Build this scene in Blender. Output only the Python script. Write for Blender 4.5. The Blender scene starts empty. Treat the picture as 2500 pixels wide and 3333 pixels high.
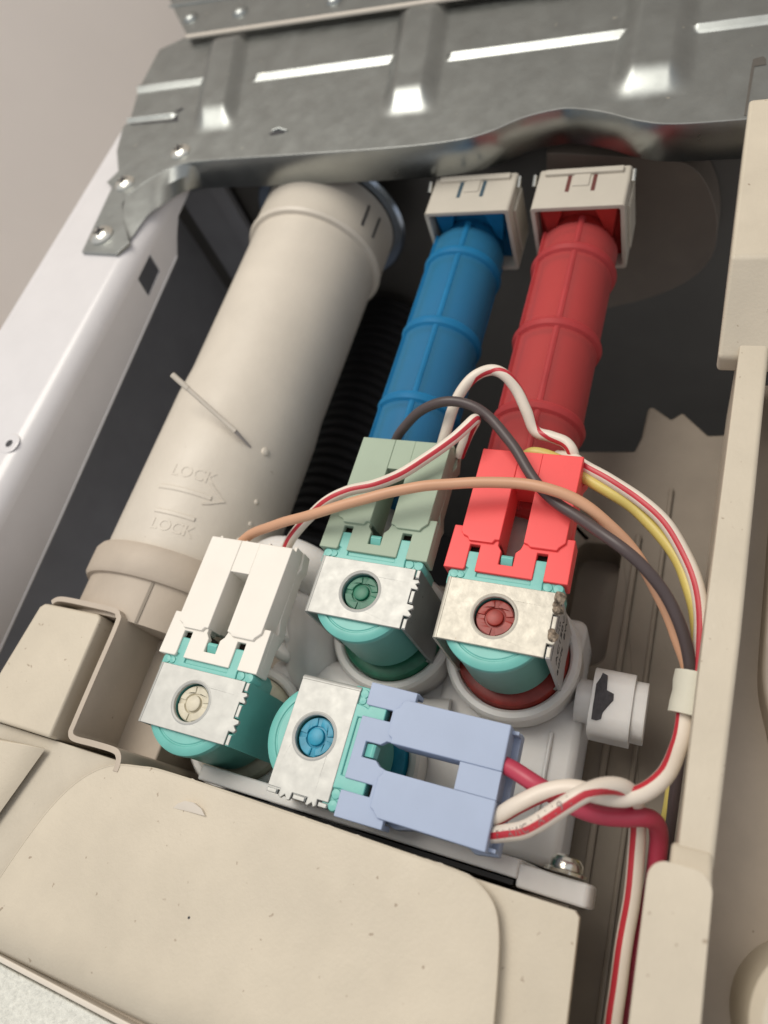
import bpy, bmesh, math, random
import numpy as np
from mathutils import Vector, Matrix, noise as mnoise
from mathutils.geometry import tessellate_polygon
random.seed(7)
S = 0.01            # everything below is written in centimetres
SC = bpy.context.scene
COL = SC.collection

# ------------------------------------------------------------------ camera
R = np.array([[0.9158859, 0.27336526, -0.29398038],
              [0.11475714, -0.88004696, -0.46081248],
              [-0.38468666, 0.3883153, -0.83739322]])     # rows: right, down, forward
CP = np.array([8.06689449, -5.68365325, 17.57736409])
F = 2369.844
cam_d = bpy.data.cameras.new('camera'); cam = bpy.data.objects.new('camera', cam_d); COL.objects.link(cam)
cam.matrix_world = Matrix(((R[0][0], -R[1][0], -R[2][0], CP[0]*S), (R[0][1], -R[1][1], -R[2][1], CP[1]*S),
                           (R[0][2], -R[1][2], -R[2][2], CP[2]*S), (0, 0, 0, 1)))
cam_d.sensor_width = 36; cam_d.lens = F / 3333.0 * 36
cam_d.clip_start = 0.01; cam_d.clip_end = 20
cam_d.dof.use_dof = True; cam_d.dof.focus_distance = 0.195; cam_d.dof.aperture_fstop = 9.5
SC.camera = cam
SC.view_settings.view_transform = 'Standard'; SC.view_settings.look = 'None'
SC.view_settings.exposure = 0.0; SC.view_settings.gamma = 1.0

# ------------------------------------------------------------------ light
w = bpy.data.worlds.new('World'); SC.world = w; w.use_nodes = True
bg = w.node_tree.nodes['Background']; bg.inputs[0].default_value = (0.93, 0.93, 0.95, 1); bg.inputs[1].default_value = 0.62
def area(name, loc, target, size, power, col):
    d = bpy.data.lights.new(name, 'AREA'); d.shape = 'RECTANGLE'; d.size = size[0]*S; d.size_y = size[1]*S
    d.energy = power; d.color = col
    o = bpy.data.objects.new(name, d); COL.objects.link(o); o.location = [c*S for c in loc]
    v = Vector(target) - Vector(loc); o.rotation_euler = v.to_track_quat('-Z', 'Y').to_euler(); return o
area('ceiling_light', (-48, 34, 128), (0, 3, 0), (80, 80), 15.2, (1.0, 0.935, 0.83))

# ------------------------------------------------------------------ helpers
def ray(x, y):
    d = np.array([(x*1.507-1250)/F, (y*1.507-1666.5)/F, 1.0]); return R.T @ d
def at(x, y, z=None, X=None, Y=None):
    d = ray(x, y)
    t = (z-CP[2])/d[2] if z is not None else (X-CP[0])/d[0] if X is not None else (Y-CP[1])/d[1]
    return Vector(CP + t*d)
def P(x, y, z): v = at(x, y, z); return (v.x, v.y)

class MB:
    def __init__(s): s.v = []; s.f = []; s.m = []
    def add(s, vs, fs, m=0):
        k = len(s.v); s.v += [tuple(q) for q in vs]; s.f += [tuple(i+k for i in f) for f in fs]; s.m += [m]*len(fs); return s
    def box(s, a, b, m=0):
        (x0, y0, z0), (x1, y1, z1) = a, b
        return s.add([(x0,y0,z0),(x1,y0,z0),(x1,y1,z0),(x0,y1,z0),(x0,y0,z1),(x1,y0,z1),(x1,y1,z1),(x0,y1,z1)],
              [(0,3,2,1),(4,5,6,7),(0,1,5,4),(1,2,6,5),(2,3,7,6),(3,0,4,7)], m)
    def prism(s, loops, z0, z1, m=0, axis='z', top=True, bot=True):
        """loops: outer polygon plus holes, extruded along axis"""
        if not isinstance(loops[0][0], (tuple, list)): loops = [loops]
        def area2(l): return sum(l[i][0]*l[(i+1) % len(l)][1]-l[(i+1) % len(l)][0]*l[i][1] for i in range(len(l)))
        L = []
        for i, l in enumerate(loops):
            l = list(l)
            if (area2(l) > 0) != (i == 0): l = l[::-1]
            L.append(l)
        mp = {'z': lambda a, b, c: (a, b, c), 'y': lambda a, b, c: (a, c, b), 'x': lambda a, b, c: (c, a, b)}[axis]
        flip = axis == 'y'
        flat = [q for l in L for q in l]; n = len(flat)
        vs = [mp(a, b, z0) for a, b in flat] + [mp(a, b, z1) for a, b in flat]; fs = []
        tri = tessellate_polygon([[Vector((a, b, 0)) for a, b in l] for l in L]) if (len(L) > 1 or n > 4) else None
        if tri is None: tris = [tuple(range(n))]
        else:
            tris = []
            for t in tri:
                a, b, c = [Vector(flat[i]) for i in t]
                cr = (b-a).cross(c-a)
                if abs(cr) < 1e-9: continue
                tris.append(tuple(t) if cr > 0 else tuple(t[::-1]))
        for t in tris:
            if top: fs.append(tuple(i+n for i in t))
            if bot: fs.append(tuple(t[::-1]))
        k = 0
        for l in L:
            for i in range(len(l)):
                a = k+i; b = k+(i+1) % len(l); fs.append((a, b, b+n, a+n))
            k += len(l)
        if flip: fs = [f[::-1] for f in fs]
        return s.add(vs, fs, m)
    def lathe(s, prof, c=(0,0,0), axis='z', seg=48, m=0, a0=0, a1=2*math.pi):
        """prof: list of (radius, height) along axis"""
        full = abs(a1-a0-2*math.pi) < 1e-6; n = seg if full else seg+1
        vs = []
        for r, h in prof:
            for i in range(n):
                a = a0+(a1-a0)*i/seg; p, q = r*math.cos(a), r*math.sin(a)
                vs.append({'z': (c[0]+p, c[1]+q, c[2]+h), 'y': (c[0]+p, c[1]+h, c[2]-q), 'x': (c[0]+h, c[1]+p, c[2]+q)}[axis])
        fs = []
        for j in range(len(prof)-1):
            for i in range(n if full else n-1):
                a = j*n+i; b = j*n+(i+1) % n; fs.append((a, b, b+n, a+n))
        return s.add(vs, fs, m)
    def tube(s, pts, r, seg=14, m=0, caps=True):
        pts = [Vector(p) for p in pts]; n = len(pts); vs = []
        t = (pts[1]-pts[0]).normalized(); u = t.orthogonal().normalized()
        for i, p in enumerate(pts):
            t2 = (pts[min(i+1, n-1)]-pts[max(i-1, 0)]).normalized()
            u = (u-t2*u.dot(t2)).normalized(); b = t2.cross(u)
            rr = r(i/(n-1)) if callable(r) else r
            for k in range(seg):
                a = 2*math.pi*k/seg; vs.append(p+u*math.cos(a)*rr+b*math.sin(a)*rr)
        fs = [(j*seg+k, j*seg+(k+1) % seg, (j+1)*seg+(k+1) % seg, (j+1)*seg+k) for j in range(n-1) for k in range(seg)]
        if caps: fs += [tuple(range(seg))[::-1], tuple((n-1)*seg+k for k in range(seg))]
        return s.add(vs, fs, m)
    def xf(s, fn): s.v = [tuple(fn(Vector(v))) for v in s.v]; return s

def obj(name, mb, mats, parent=None, loc=(0,0,0), bevel=0, seg=2, ang=35, **tags):
    me = bpy.data.meshes.new(name)
    me.from_pydata([((v[0]-loc[0])*S, (v[1]-loc[1])*S, (v[2]-loc[2])*S) for v in mb.v], [], mb.f)
    mats = mats if isinstance(mats, (list, tuple)) else [mats]
    for q in mats: me.materials.append(q)
    if len(mats) > 1: me.polygons.foreach_set('material_index', mb.m)
    me.validate(); me.update()
    me.shade_smooth(); me.set_sharp_from_angle(angle=math.radians(ang))
    o = bpy.data.objects.new(name, me); COL.objects.link(o)
    if parent: o.parent = parent
    o.location = [c*S for c in loc] if not parent else (0, 0, 0)
    if bevel:
        bm = bmesh.new(); bm.from_mesh(me); bmesh.ops.remove_doubles(bm, verts=bm.verts, dist=1e-6); bm.to_mesh(me); bm.free()
        me.shade_smooth(); me.set_sharp_from_angle(angle=math.radians(ang))
        b = o.modifiers.new('bevel', 'BEVEL'); b.width = bevel*S; b.segments = seg; b.limit_method = 'ANGLE'; b.angle_limit = math.radians(40)
        b.harden_normals = False; b.use_clamp_overlap = True
        me.shade_smooth()
        wn = o.modifiers.new('wn', 'WEIGHTED_NORMAL'); wn.keep_sharp = False; wn.weight = 80
    for k, v in tags.items(): o[k] = v
    return o
def thing(name, label, cat, loc=(0,0,0), rz=0, group=None):
    o = bpy.data.objects.new(name, None); o.empty_display_size = 0.005; COL.objects.link(o)
    o.location = [c*S for c in loc]; o.rotation_euler = (0, 0, rz); o['label'] = label; o['category'] = cat
    if group: o['group'] = group
    return o
def part(name, mb, mats, t, **k):
    """mb in scene centimetres; t an unrotated thing"""
    l = [c/S for c in t.location]
    return obj(name, mb, mats, parent=t, loc=l, **k)
def under(o, p):
    o.parent = p; return o
def spline(pts, n=10, closed=False):
    out = []; pts = [Vector(p) for p in pts]; N = len(pts)
    for i in range(N-1):
        p0, p1, p2, p3 = pts[max(i-1, 0)], pts[i], pts[i+1], pts[min(i+2, N-1)]
        for k in range(n):
            t = k/n
            out.append(0.5*((2*p1)+(p2-p0)*t+(2*p0-5*p1+4*p2-p3)*t*t+(3*p1-p0-3*p2+p3)*t**3))
    out.append(pts[-1]); return out
def rrect(x0, y0, x1, y1, r, n=6):
    out = []
    for cx, cy, a in ((x1-r, y1-r, 0), (x0+r, y1-r, 90), (x0+r, y0+r, 180), (x1-r, y0+r, 270)):
        for i in range(n+1):
            t = math.radians(a+90*i/n); out.append((cx+r*math.cos(t), cy+r*math.sin(t)))
    return out
def circ(cx, cy, r, n=40): return [(cx+r*math.cos(2*math.pi*i/n), cy+r*math.sin(2*math.pi*i/n)) for i in range(n)]
def text_mb(txt, size, depth=0.03):
    c = bpy.data.curves.new('t', 'FONT'); c.body = txt; c.size = size; c.extrude = depth; c.align_x = 'CENTER'; c.align_y = 'CENTER'; c.resolution_u = 3
    o = bpy.data.objects.new('t', c); COL.objects.link(o)
    bpy.context.view_layer.update()
    me = o.evaluated_get(bpy.context.evaluated_depsgraph_get()).to_mesh()
    mb = MB(); mb.add([v.co[:] for v in me.vertices], [tuple(p.vertices) for p in me.polygons])
    bpy.data.objects.remove(o); bpy.data.curves.remove(c); return mb

# ------------------------------------------------------------------ materials
def mat(name, col, rough=0.5, metal=0.0, var=0.05, vscale=0.6, bump=0.0, bscale=20, specks=0.0, speckcol=(0.08,0.06,0.04), speckscale=3.0,
        sss=0.0, trans=0.0, spangle=0.0, rvar=0.0, spec=0.5, coat=0.0, stretch=None, alpha=1.0):
    m = bpy.data.materials.new(name); m.use_nodes = True; nt = m.node_tree; N = nt.nodes; L = nt.links
    b = N['Principled BSDF']; tc = N.new('ShaderNodeTexCoord'); mp = N.new('ShaderNodeMapping')
    sc = stretch or (1, 1, 1); mp.inputs['Scale'].default_value = [100*k for k in sc]; L.new(tc.outputs['Object'], mp.inputs['Vector'])
    def nz(scale, detail=4, rough=.6):
        n = N.new('ShaderNodeTexNoise'); n.inputs['Scale'].default_value = scale; n.inputs['Detail'].default_value = detail; n.inputs['Roughness'].default_value = rough
        L.new(mp.outputs[0], n.inputs['Vector']); return n.outputs['Fac']
    def rng(src, a, b_, c, d):
        r = N.new('ShaderNodeMapRange'); r.inputs[1].default_value = a; r.inputs[2].default_value = b_; r.inputs[3].default_value = c; r.inputs[4].default_value = d
        L.new(src, r.inputs[0]); return r.outputs[0]
    def mix(f, a, c2, typ='MIX'):
        q = N.new('ShaderNodeMix'); q.data_type = 'RGBA'; q.blend_type = typ
        L.new(f, q.inputs[0]) if not isinstance(f, float) else setattr(q.inputs[0], 'default_value', f)
        for s_, val in ((q.inputs[6], a), (q.inputs[7], c2)):
            if isinstance(val, (tuple, list)): s_.default_value = (*val[:3], 1)
            else: L.new(val, s_)
        return q.outputs[2]
    lo = tuple(max(0, c*(1-var*2)) for c in col); hi = tuple(min(1, c*(1+var)) for c in col)
    c = mix(rng(nz(vscale, 5), .3, .7, 0, 1), lo, hi)
    if spangle:
        v = N.new('ShaderNodeTexVoronoi'); v.inputs['Scale'].default_value = spangle; L.new(mp.outputs[0], v.inputs['Vector'])
        bw = N.new('ShaderNodeRGBToBW'); L.new(v.outputs['Color'], bw.inputs[0])
        c = mix(rng(bw.outputs[0], 0, 1, 0.0, 0.35), c, tuple(x*0.72 for x in col))
    if specks:
        f = rng(nz(speckscale, 2, .5), 1-specks-.015, 1-specks+.015, 0, .85)
        c = mix(f, c, speckcol)
    L.new(c, b.inputs['Base Color'])
    b.inputs['Metallic'].default_value = metal
    if rvar: L.new(rng(nz(vscale*2.5, 5), .3, .7, rough-rvar, rough+rvar), b.inputs['Roughness'])
    else: b.inputs['Roughness'].default_value = rough
    b.inputs['Specular IOR Level'].default_value = spec
    if sss: b.inputs['Subsurface Weight'].default_value = sss; b.inputs['Subsurface Radius'].default_value = (1, .9, .8); b.inputs['Subsurface Scale'].default_value = 0.004
    if trans: b.inputs['Transmission Weight'].default_value = trans; b.inputs['IOR'].default_value = 1.3
    if coat: b.inputs['Coat Weight'].default_value = coat; b.inputs['Coat Roughness'].default_value = .15
    if bump:
        bp = N.new('ShaderNodeBump'); bp.inputs['Strength'].default_value = bump; bp.inputs['Distance'].default_value = 0.0004
        L.new(nz(bscale, 4), bp.inputs['Height']); L.new(bp.outputs[0], b.inputs['Normal'])
    return m
M = {}
M['beige'] = mat('beige_plastic', (.575,.51,.405), .50, var=.05, vscale=.35, bump=.2, bscale=11, rvar=.07, specks=.262, speckscale=4.6, speckcol=(.32,.25,.18))
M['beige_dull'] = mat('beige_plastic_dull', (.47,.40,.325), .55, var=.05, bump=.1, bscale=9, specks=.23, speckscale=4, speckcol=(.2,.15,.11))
M['beige_grey'] = mat('beige_plastic_shelf_shade', (.53,.475,.385), .55, var=.06, vscale=.5, bump=.2, bscale=11, specks=.26, speckscale=4.2)  # greyer copy of beige: the shelf's shading beside the cover put into colour
M['tube'] = mat('duct_plastic', (.62,.565,.485), .46, var=.035, vscale=.4, bump=.2, bscale=5, rvar=.06, specks=.22, speckscale=4, speckcol=(.4,.34,.27))
M['white_paint'] = mat('white_enamel', (.66,.645,.655), .32, var=.02, coat=.3)
M['shaded_paint'] = mat('shaded_enamel', (.28,.28,.295), .5, var=.05)  # white enamel inside the cabinet, the low light there put into its colour
M['wall'] = mat('wall_paint', (.85,.77,.69), .9, var=.02, vscale=.05)
M['steel'] = mat('galvanised_steel', (.33,.35,.345), .36, 1.0, var=.06, vscale=.5, spangle=0, rvar=.05, bump=.05, bscale=3, specks=.245, speckscale=2.2, speckcol=(.6,.58,.5))
M['steel_bright'] = mat('galvanised_flange', (.36,.38,.375), .31, 1.0, var=.05, vscale=.5, rvar=.04)
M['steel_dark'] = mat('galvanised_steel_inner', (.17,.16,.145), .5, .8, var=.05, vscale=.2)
M['zinc'] = mat('zinc_plate', (.48,.48,.455), .50, .36, var=.05, vscale=1.1, rvar=.06, bump=.10, bscale=3, specks=.225, speckscale=4.6, speckcol=(.24,.20,.15))
M['zinc_warm'] = mat('zinc_plate_worn', (.54,.51,.44), .50, .36, var=.07, vscale=1.4, rvar=.08, bump=.3, bscale=5, specks=.27, speckscale=3.2, speckcol=(.34,.25,.16))
M['zinc_shaded'] = mat('zinc_shaded', (.30,.32,.32), .5, .8, var=.1, specks=.27, speckscale=4)  # darker copy of the frame zinc: shade of the right faces painted in
M['screw'] = mat('screw_zinc', (.75,.74,.68), .22, 1.0, var=.05)
M['rust'] = mat('burnt_solder', (.30,.24,.18), .5, .5, var=.5, vscale=7, bump=1, bscale=14)
M['teal'] = mat('teal_nylon', (.155,.48,.43), .38, var=.05, vscale=1.0, bump=.08, bscale=6)
M['plug_white'] = mat('cream_plug', (.79,.75,.68), .5, var=.02, specks=.22, speckscale=5, speckcol=(.3,.25,.2))
M['plug_green'] = mat('sage_plug', (.33,.41,.31), .55, var=.03, specks=.22, speckscale=5)
M['plug_red'] = mat('coral_red_plug', (.85,.075,.075), .5, var=.03, specks=.2, speckscale=5)
M['plug_blue'] = mat('lavender_blue_plug', (.34,.41,.56), .5, var=.03, specks=.22, speckscale=5)
M['c_green'] = mat('green_nylon', (.015,.16,.09), .42, var=.15, vscale=3)
M['c_red'] = mat('red_nylon', (.30,.022,.012), .42, var=.15, vscale=3)
M['c_white'] = mat('cream_nylon', (.62,.57,.44), .42, var=.08, vscale=3)
M['c_blue'] = mat('blue_nylon', (.01,.27,.42), .42, var=.12, vscale=3)
M['milky'] = mat('milky_polypropylene', (.74,.72,.70), .36, var=.05, vscale=.5, sss=.6, bump=.12, bscale=2)
M['hose_blue'] = mat('blue_hose', (.006,.145,.32), .52, var=.16, vscale=.5, sss=.5, spec=.3)
M['hose_blue_clear'] = mat('blue_hose_clear', (.02,.24,.50), .5, var=.08, trans=.35, spec=.3)
M['hose_red'] = mat('red_hose', (.47,.035,.030), .52, var=.16, vscale=.5, sss=.5, spec=.3)
M['hose_red_clear'] = mat('red_hose_clear', (.58,.075,.08), .5, var=.08, trans=.35, spec=.3)
def clear_mat(name, col, tr):
    m = bpy.data.materials.new(name); m.use_nodes = True; nt = m.node_tree; b = nt.nodes['Principled BSDF']
    b.inputs['Base Color'].default_value = (*col, 1); b.inputs['Roughness'].default_value = .42; b.inputs['Specular IOR Level'].default_value = .35
    t = nt.nodes.new('ShaderNodeBsdfTransparent'); t.inputs[0].default_value = (*tr, 1)
    mx = nt.nodes.new('ShaderNodeMixShader'); lw = nt.nodes.new('ShaderNodeLayerWeight'); lw.inputs[0].default_value = .35
    mr = nt.nodes.new('ShaderNodeMapRange'); mr.inputs[1].default_value = 0; mr.inputs[2].default_value = 1; mr.inputs[3].default_value = .42; mr.inputs[4].default_value = .80
    nt.links.new(lw.outputs['Facing'], mr.inputs[0]); nt.links.new(mr.outputs[0], mx.inputs[0])
    nt.links.new(t.outputs[0], mx.inputs[1]); nt.links.new(b.outputs[0], mx.inputs[2]); nt.links.new(mx.outputs[0], nt.nodes['Material Output'].inputs[0]); return m
M['sleeve_blue'] = clear_mat('blue_sleeve', (.045, .24, .42), (.45, .75, .95))
M['sleeve_red'] = clear_mat('red_sleeve', (.56, .10, .10), (.95, .45, .42))
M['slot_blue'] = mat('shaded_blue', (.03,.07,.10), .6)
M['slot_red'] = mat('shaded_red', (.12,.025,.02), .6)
M['clip'] = mat('ivory_clip', (.52,.48,.41), .5, var=.03)
M['black'] = mat('black_rubber', (.014,.014,.015), .8, var=.1)
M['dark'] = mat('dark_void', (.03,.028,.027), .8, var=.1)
M['beige_deep'] = mat('beige_plastic_deep_shade', (.26,.22,.175), .6, var=.05)  # beige of the deep tray with its shade put into the colour
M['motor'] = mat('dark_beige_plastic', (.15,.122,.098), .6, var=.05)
M['w_white'] = mat('white_wire', (.74,.66,.57), .4, var=.03)
M['w_red'] = mat('red_stripe', (.50,.03,.045), .4, var=.05)
M['terminal'] = mat('notch_gap_brown', (.09,.055,.04), .5, var=.2)  # darkness of the plug notch gaps, given as a colour
M['w_brown'] = mat('brown_wire', (.075,.055,.055), .42, var=.06)
M['w_peach'] = mat('peach_wire', (.60,.33,.20), .45, var=.04)
M['w_yellow'] = mat('yellow_wire', (.62,.50,.14), .42, var=.04)
M['w_magenta'] = mat('crimson_wire', (.45,.045,.085), .4, var=.05)
M['tape'] = mat('cream_tape', (.62,.60,.50), .6, var=.03, bump=.3, bscale=4)
M['front'] = mat('speckled_front_panel', (.70,.70,.64), .6, var=.10, vscale=9, bump=.9, bscale=14)
M['trim'] = mat('white_trim', (.66,.60,.52), .4, var=.02)
M['ink'] = mat('dark_ink', (.03,.03,.035), .6)
M['inkpale'] = mat('pale_ink', (.22,.17,.16), .6)
M['stain'] = mat('black_residue', (.035,.030,.038), .55, var=.3, vscale=4, bump=.8, bscale=10)

# ------------------------------------------------------------------ setting: wall, cabinet, rear panel, void
obj('wall', MB().box((-220, 38, -85), (120, 40, 40)), M['wall'], kind='structure')
obj('floor', MB().box((-220, -60, -87), (120, 46, -85)), M['wall'], kind='structure')

ZC, XB = 1.0, -13.5
cab = thing('cabinet_side', 'white enamelled steel side wall of the washer, its rim running down the left edge', 'cabinet', (-15, 5, ZC))
m = MB(); prof = [(-18.25, -34), (-18.25, ZC)]
# folded rim: outer wall up, rim across, rounded bend, flange down (profile in x,z swept along y)
def sweep_y(prof, y0f, y1f, n, th=None):
    mb = MB(); vs = []; K = len(prof)
    for j in range(n+1):
        for x, z in prof: vs.append((x, y0f(x, z)+(y1f(x, z)-y0f(x, z))*j/n, z))
    fs = [(j*K+i, j*K+i+1, (j+1)*K+i+1, (j+1)*K+i) for j in range(n) for i in range(K-1)]
    return mb.add(vs, fs)
bend = [(XB-.75+.75*math.sin(a), ZC-.75+.75*math.cos(a)) for a in [math.pi/2*i/8 for i in range(9)]]
rim = [(-18.25, -40), (-18.25, ZC-.12), (-18.13, ZC)] + bend
mbp = sweep_y(rim, lambda x, z: -30, lambda x, z: 20.5 if x < -15.2 else 17.5, 2)
part('rim', mbp, M['white_paint'], cab)
# flange with square hole, cut corner at the rear
fl = [(-30, ZC-.75), (-30, -2.25), (-3.7, -2.04), (1.2, -1.80), (13.84, -1.04), (12.9, -.1), (14.6, .25), (17.5, .25)]
fl = [(-30, .25), (-30, -2.25), (-3.7, -2.04), (1.2, -1.80), (13.85, -1.04), (14.5, -.55), (15.2, -.15), (17.5, 0.0), (17.5, .25)]
hole = [(12.67, .2), (12.57, -.62), (11.22, -.72), (11.35, .15)]
part('flange', MB().prism([fl, hole], XB-.07, XB, axis='x'), M['white_paint'], cab)
# rolled lower lip of the flange
part('flange_lip', MB().tube([(XB-.01, -30, -2.25), (XB-.01, -3.7, -2.04), (XB-.01, 1.2, -1.80), (XB-.01, 13.8, -1.04)], .06, 8), M['white_paint'], cab)
h0 = at(20, 958, ZC)
part('screw_hole', MB().lathe([(.0, .012), (.12, .012), (.15, .008)], (h0.x, h0.y, ZC), seg=24), M['ink'], cab)
part('dimple_ring', MB().lathe([(.15, .008), (.20, .006), (.34, .022), (.38, .02), (.42, .0)], (h0.x, h0.y, ZC), seg=32), M['white_paint'], cab)

rear = thing('washer_backing', 'dark steel rear wall inside the washer behind the pipes', 'panel', (0, 20, -5))
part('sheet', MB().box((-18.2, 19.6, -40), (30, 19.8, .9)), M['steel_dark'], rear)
a = at(455, 400, Y=19.2); b = at(480, 400, Y=19.2)
part('corner_fold', MB().box((a.x, 18.9, -30), (a.x+.9, 19.3, .2)), M['shaded_paint'], rear, bevel=.05)
part('corner_plate', MB().box((a.x-2.2, 19.2, -30), (a.x, 19.35, .4)), M['shaded_paint'], rear)
obj('cabinet_interior_side', MB().box((-18.2, -30, -40), (-18.0, 19.6, ZC-.3)), M['shaded_paint'], kind='structure')
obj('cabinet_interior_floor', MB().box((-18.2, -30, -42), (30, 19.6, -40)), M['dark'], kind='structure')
mcp = [at(x, y, Y=18.2) for x, y in ((1180, 330), (1430, 345), (1500, 365), (1536, 420), (1550, 490), (1535, 558), (1490, 604), (1420, 638), (1330, 662), (1240, 680), (1180, 660))]
mc = [(v.x, v.z) for v in spline(mcp, 6)]
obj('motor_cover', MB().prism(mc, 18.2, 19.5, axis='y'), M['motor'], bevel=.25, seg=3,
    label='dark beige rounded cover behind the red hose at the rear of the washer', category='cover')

# ------------------------------------------------------------------ galvanised cross bar
ZB = 1.15
bar = thing('crossbar', 'galvanised steel cross bar screwed over the rear of the washer, pressed with long ribs', 'crossbar', (-4, 20, ZB))
fy = [(-15.3, 15.1), (-14.9, 15.65), (-14.1, 16.4), (-13.14, 16.86), (-12, 16.93), (-10.2, 16.9), (-4, 16.75), (-1.2, 16.85), (0, 17.15), (1.1, 17.75), (2.2, 18.02), (2.9, 17.98), (4, 17.6), (5.1, 17.05), (6.2, 16.75), (8.4, 16.68), (14, 16.65)]
def interp(T, x):
    if x <= T[0][0]: return T[0][1]
    for (a, b), (c, d) in zip(T, T[1:]):
        if x <= c:
            t = (x-a)/(c-a); return b+(d-b)*t
    return T[-1][1]
fys = spline([(a, b, 0) for a, b in fy], 6); FY = [(p.x, p.y) for p in fys]
lx = [(15.1, -15.3), (16.0, -16.9), (16.7, -16.6), (18.1, -17.45), (19.7, -17.95), (20.3, -17.8), (22.5, -18.45), (25.5, -18.7), (26.3, -17.3)]
def sstep(t): t = max(0, min(1, t)); return t*t*(3-2*t)
def bumpz(x, y):
    h = 0.0
    for x0, x1, yc in ((-18.6, -14.3, 22.4), (-11.6, -4.95, 22.1), (-2.5, 4.0, 21.75), (6.4, 12.5, 21.5)):
        dx = max(x0-x, 0, x-x1)/.25; q = y-(yc-.30)
        pr_ = .40*q*sstep(q/.12) if q < .40 else .16*(1-sstep((q-.40)/.22))
        h = max(h, pr_*(1-sstep(dx))) if 0 < q < .62 else h
    d = math.hypot(max(-18.2-x, 0, x+15.3), y-20.2)/.25
    h = max(h, .12*(1-sstep(d)))
    for x0, wd, yf, lean in ((-12.6, 1.15, 18.75, -.30), (-3.6, 1.15, 18.5, -.16), (5.2, 1.3, 18.15, -.04)):
        xc = x0+lean*(y-19.2); sx = 1-sstep((abs(x-xc)-wd*.42)/(wd*.65))
        sy = sstep((y-yf+.15)/1.5)*(1-sstep((y-24.6)/1.4))
        h = max(h, .40*sx*sy)
    return h
nx, ny = 420, 260; vs = []; XR = 14.0
for j in range(ny+1):
    v = j/ny; yl = 15.1+(26.3-15.1)*v; xl = interp(lx, yl)
    for i in range(nx+1):
        u = i/nx; x = xl+(XR-xl)*u; yf = interp(FY, max(x, -15.3)); yb = 26.3-.02*(x+17); y = yf+(yb-yf)*v
        vs.append((x, y, ZB+bumpz(x, y)))
fs = [(j*(nx+1)+i, j*(nx+1)+i+1, (j+1)*(nx+1)+i+1, (j+1)*(nx+1)+i) for j in range(ny) for i in range(nx)]
part('pressed_plate', MB().add(vs, fs), M['steel'], bar, ang=60)
# folded front flange following the same outline, with rounded fold
m = MB(); xs = [-15.3+i*(29.3/300) for i in range(301)]; vs = []
for x in xs:
    y = interp(FY, x); d = (interp(FY, x+.05)-interp(FY, x-.05))/.1; nrm = Vector((d, -1)).normalized()
    zb = -.15-.10*sstep((x+15.3)/6)
    if x < -13.5: zb = -.15+.55*sstep((-13.5-x)/1.9)
    for o_, z in ((0, ZB), (.035, ZB-.006), (.045, ZB-.03), (.05, zb+.03), (.03, zb), (0, zb)):
        vs.append((x+nrm.x*o_, y+nrm.y*o_, z))
fs = [(i*6+k, i*6+k+1, (i+1)*6+k+1, (i+1)*6+k) for i in range(300) for k in range(5)]
part('front_flange', m.add(vs, fs), M['steel_bright'], bar)
# end bracket on the cabinet rim
eb = [P(257, 370, ZB), P(176, 544, ZB), P(250, 548, ZB), P(279, 522, ZB), P(267, 480, ZB), P(264, 438, ZB), P(277, 419, ZB), P(349, 371, ZB), P(349, 330, ZB), P(262, 330, ZB)]
part('end_bracket', MB().prism(eb, 1.01, ZB-.012), M['steel'], bar, bevel=.02)
# flange of the bracket arm turned down along its inner curve
arm = [P(440, 343, ZB), P(397, 352, ZB), P(349, 371, ZB), P(310, 395, ZB), P(277, 419, ZB), P(266, 445, ZB), P(268, 485, ZB), P(279, 522, ZB)]
arm2 = [P(440, 402, -.1), P(397, 414, .35), P(349, 443, 1.03), P(320, 464, 1.03), P(301, 489, 1.03), P(290, 505, 1.03), P(283, 515, 1.03), P(279, 524, 1.03)]
A = spline([(a, b, ZB-.012) for a, b in arm], 5); B = spline([(a, b, .35 if i == 1 else (-.1 if i == 0 else 1.03)) for i, (a, b) in enumerate(arm2)], 5)
n = len(A); vs = list(A)+[a.lerp(b, .5)+Vector((0, 0, .02)) for a, b in zip(A, B)]+list(B)
part('arm_flange', MB().add(vs, [(k*n+i, (k+1)*n+i, (k+1)*n+i+1, k*n+i+1) for k in range(2) for i in range(n-1)]), M['steel'], bar)
def screw(px, py, z, r, t, tilt=0):
    c = at(px, py, z)
    m = MB().lathe([(0, .17*r/.4), (.15*r/.4, .165*r/.4), (.3*r/.4, .12*r/.4), (r, .03), (r, 0)], (c.x, c.y, z), seg=24)
    o = part('screw_head', m, M['screw'], t)
    m = MB()
    for a in (0.5, 0.5+math.pi/2):
        dx, dy = math.cos(a), math.sin(a); l = r*.5; wd = r*.1
        m.add([(c.x+dx*l-dy*wd, c.y+dy*l+dx*wd, z+.19*r/.4), (c.x-dx*l-dy*wd, c.y-dy*l+dx*wd, z+.19*r/.4), (c.x-dx*l+dy*wd, c.y-dy*l-dx*wd, z+.19*r/.4), (c.x+dx*l+dy*wd, c.y+dy*l-dx*wd, z+.19*r/.4)], [(0, 1, 2, 3)])
    s_ = part('cross_recess', m, M['ink'], t); return o
screw(220, 508, ZB, .52, bar); screw(270, 396, ZB, .46, bar); screw(390, 328, ZB, .46, bar)
m = MB(); c = at(600, 286, ZB)
part('slot', MB().prism([(c.x-.42, c.y-.05), (c.x-.2, c.y-.16), (c.x+.3, c.y-.1), (c.x+.35, c.y+.04), (c.x-.1, c.y+.12)], ZB+.004, ZB+.01), M['ink'], bar)
part('slot_lip', MB().tube([(c.x-.3, c.y+.14, ZB), (c.x, c.y+.2, ZB+.04), (c.x+.42, c.y+.05, ZB)], .05, 8), M['steel'], bar)
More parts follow.
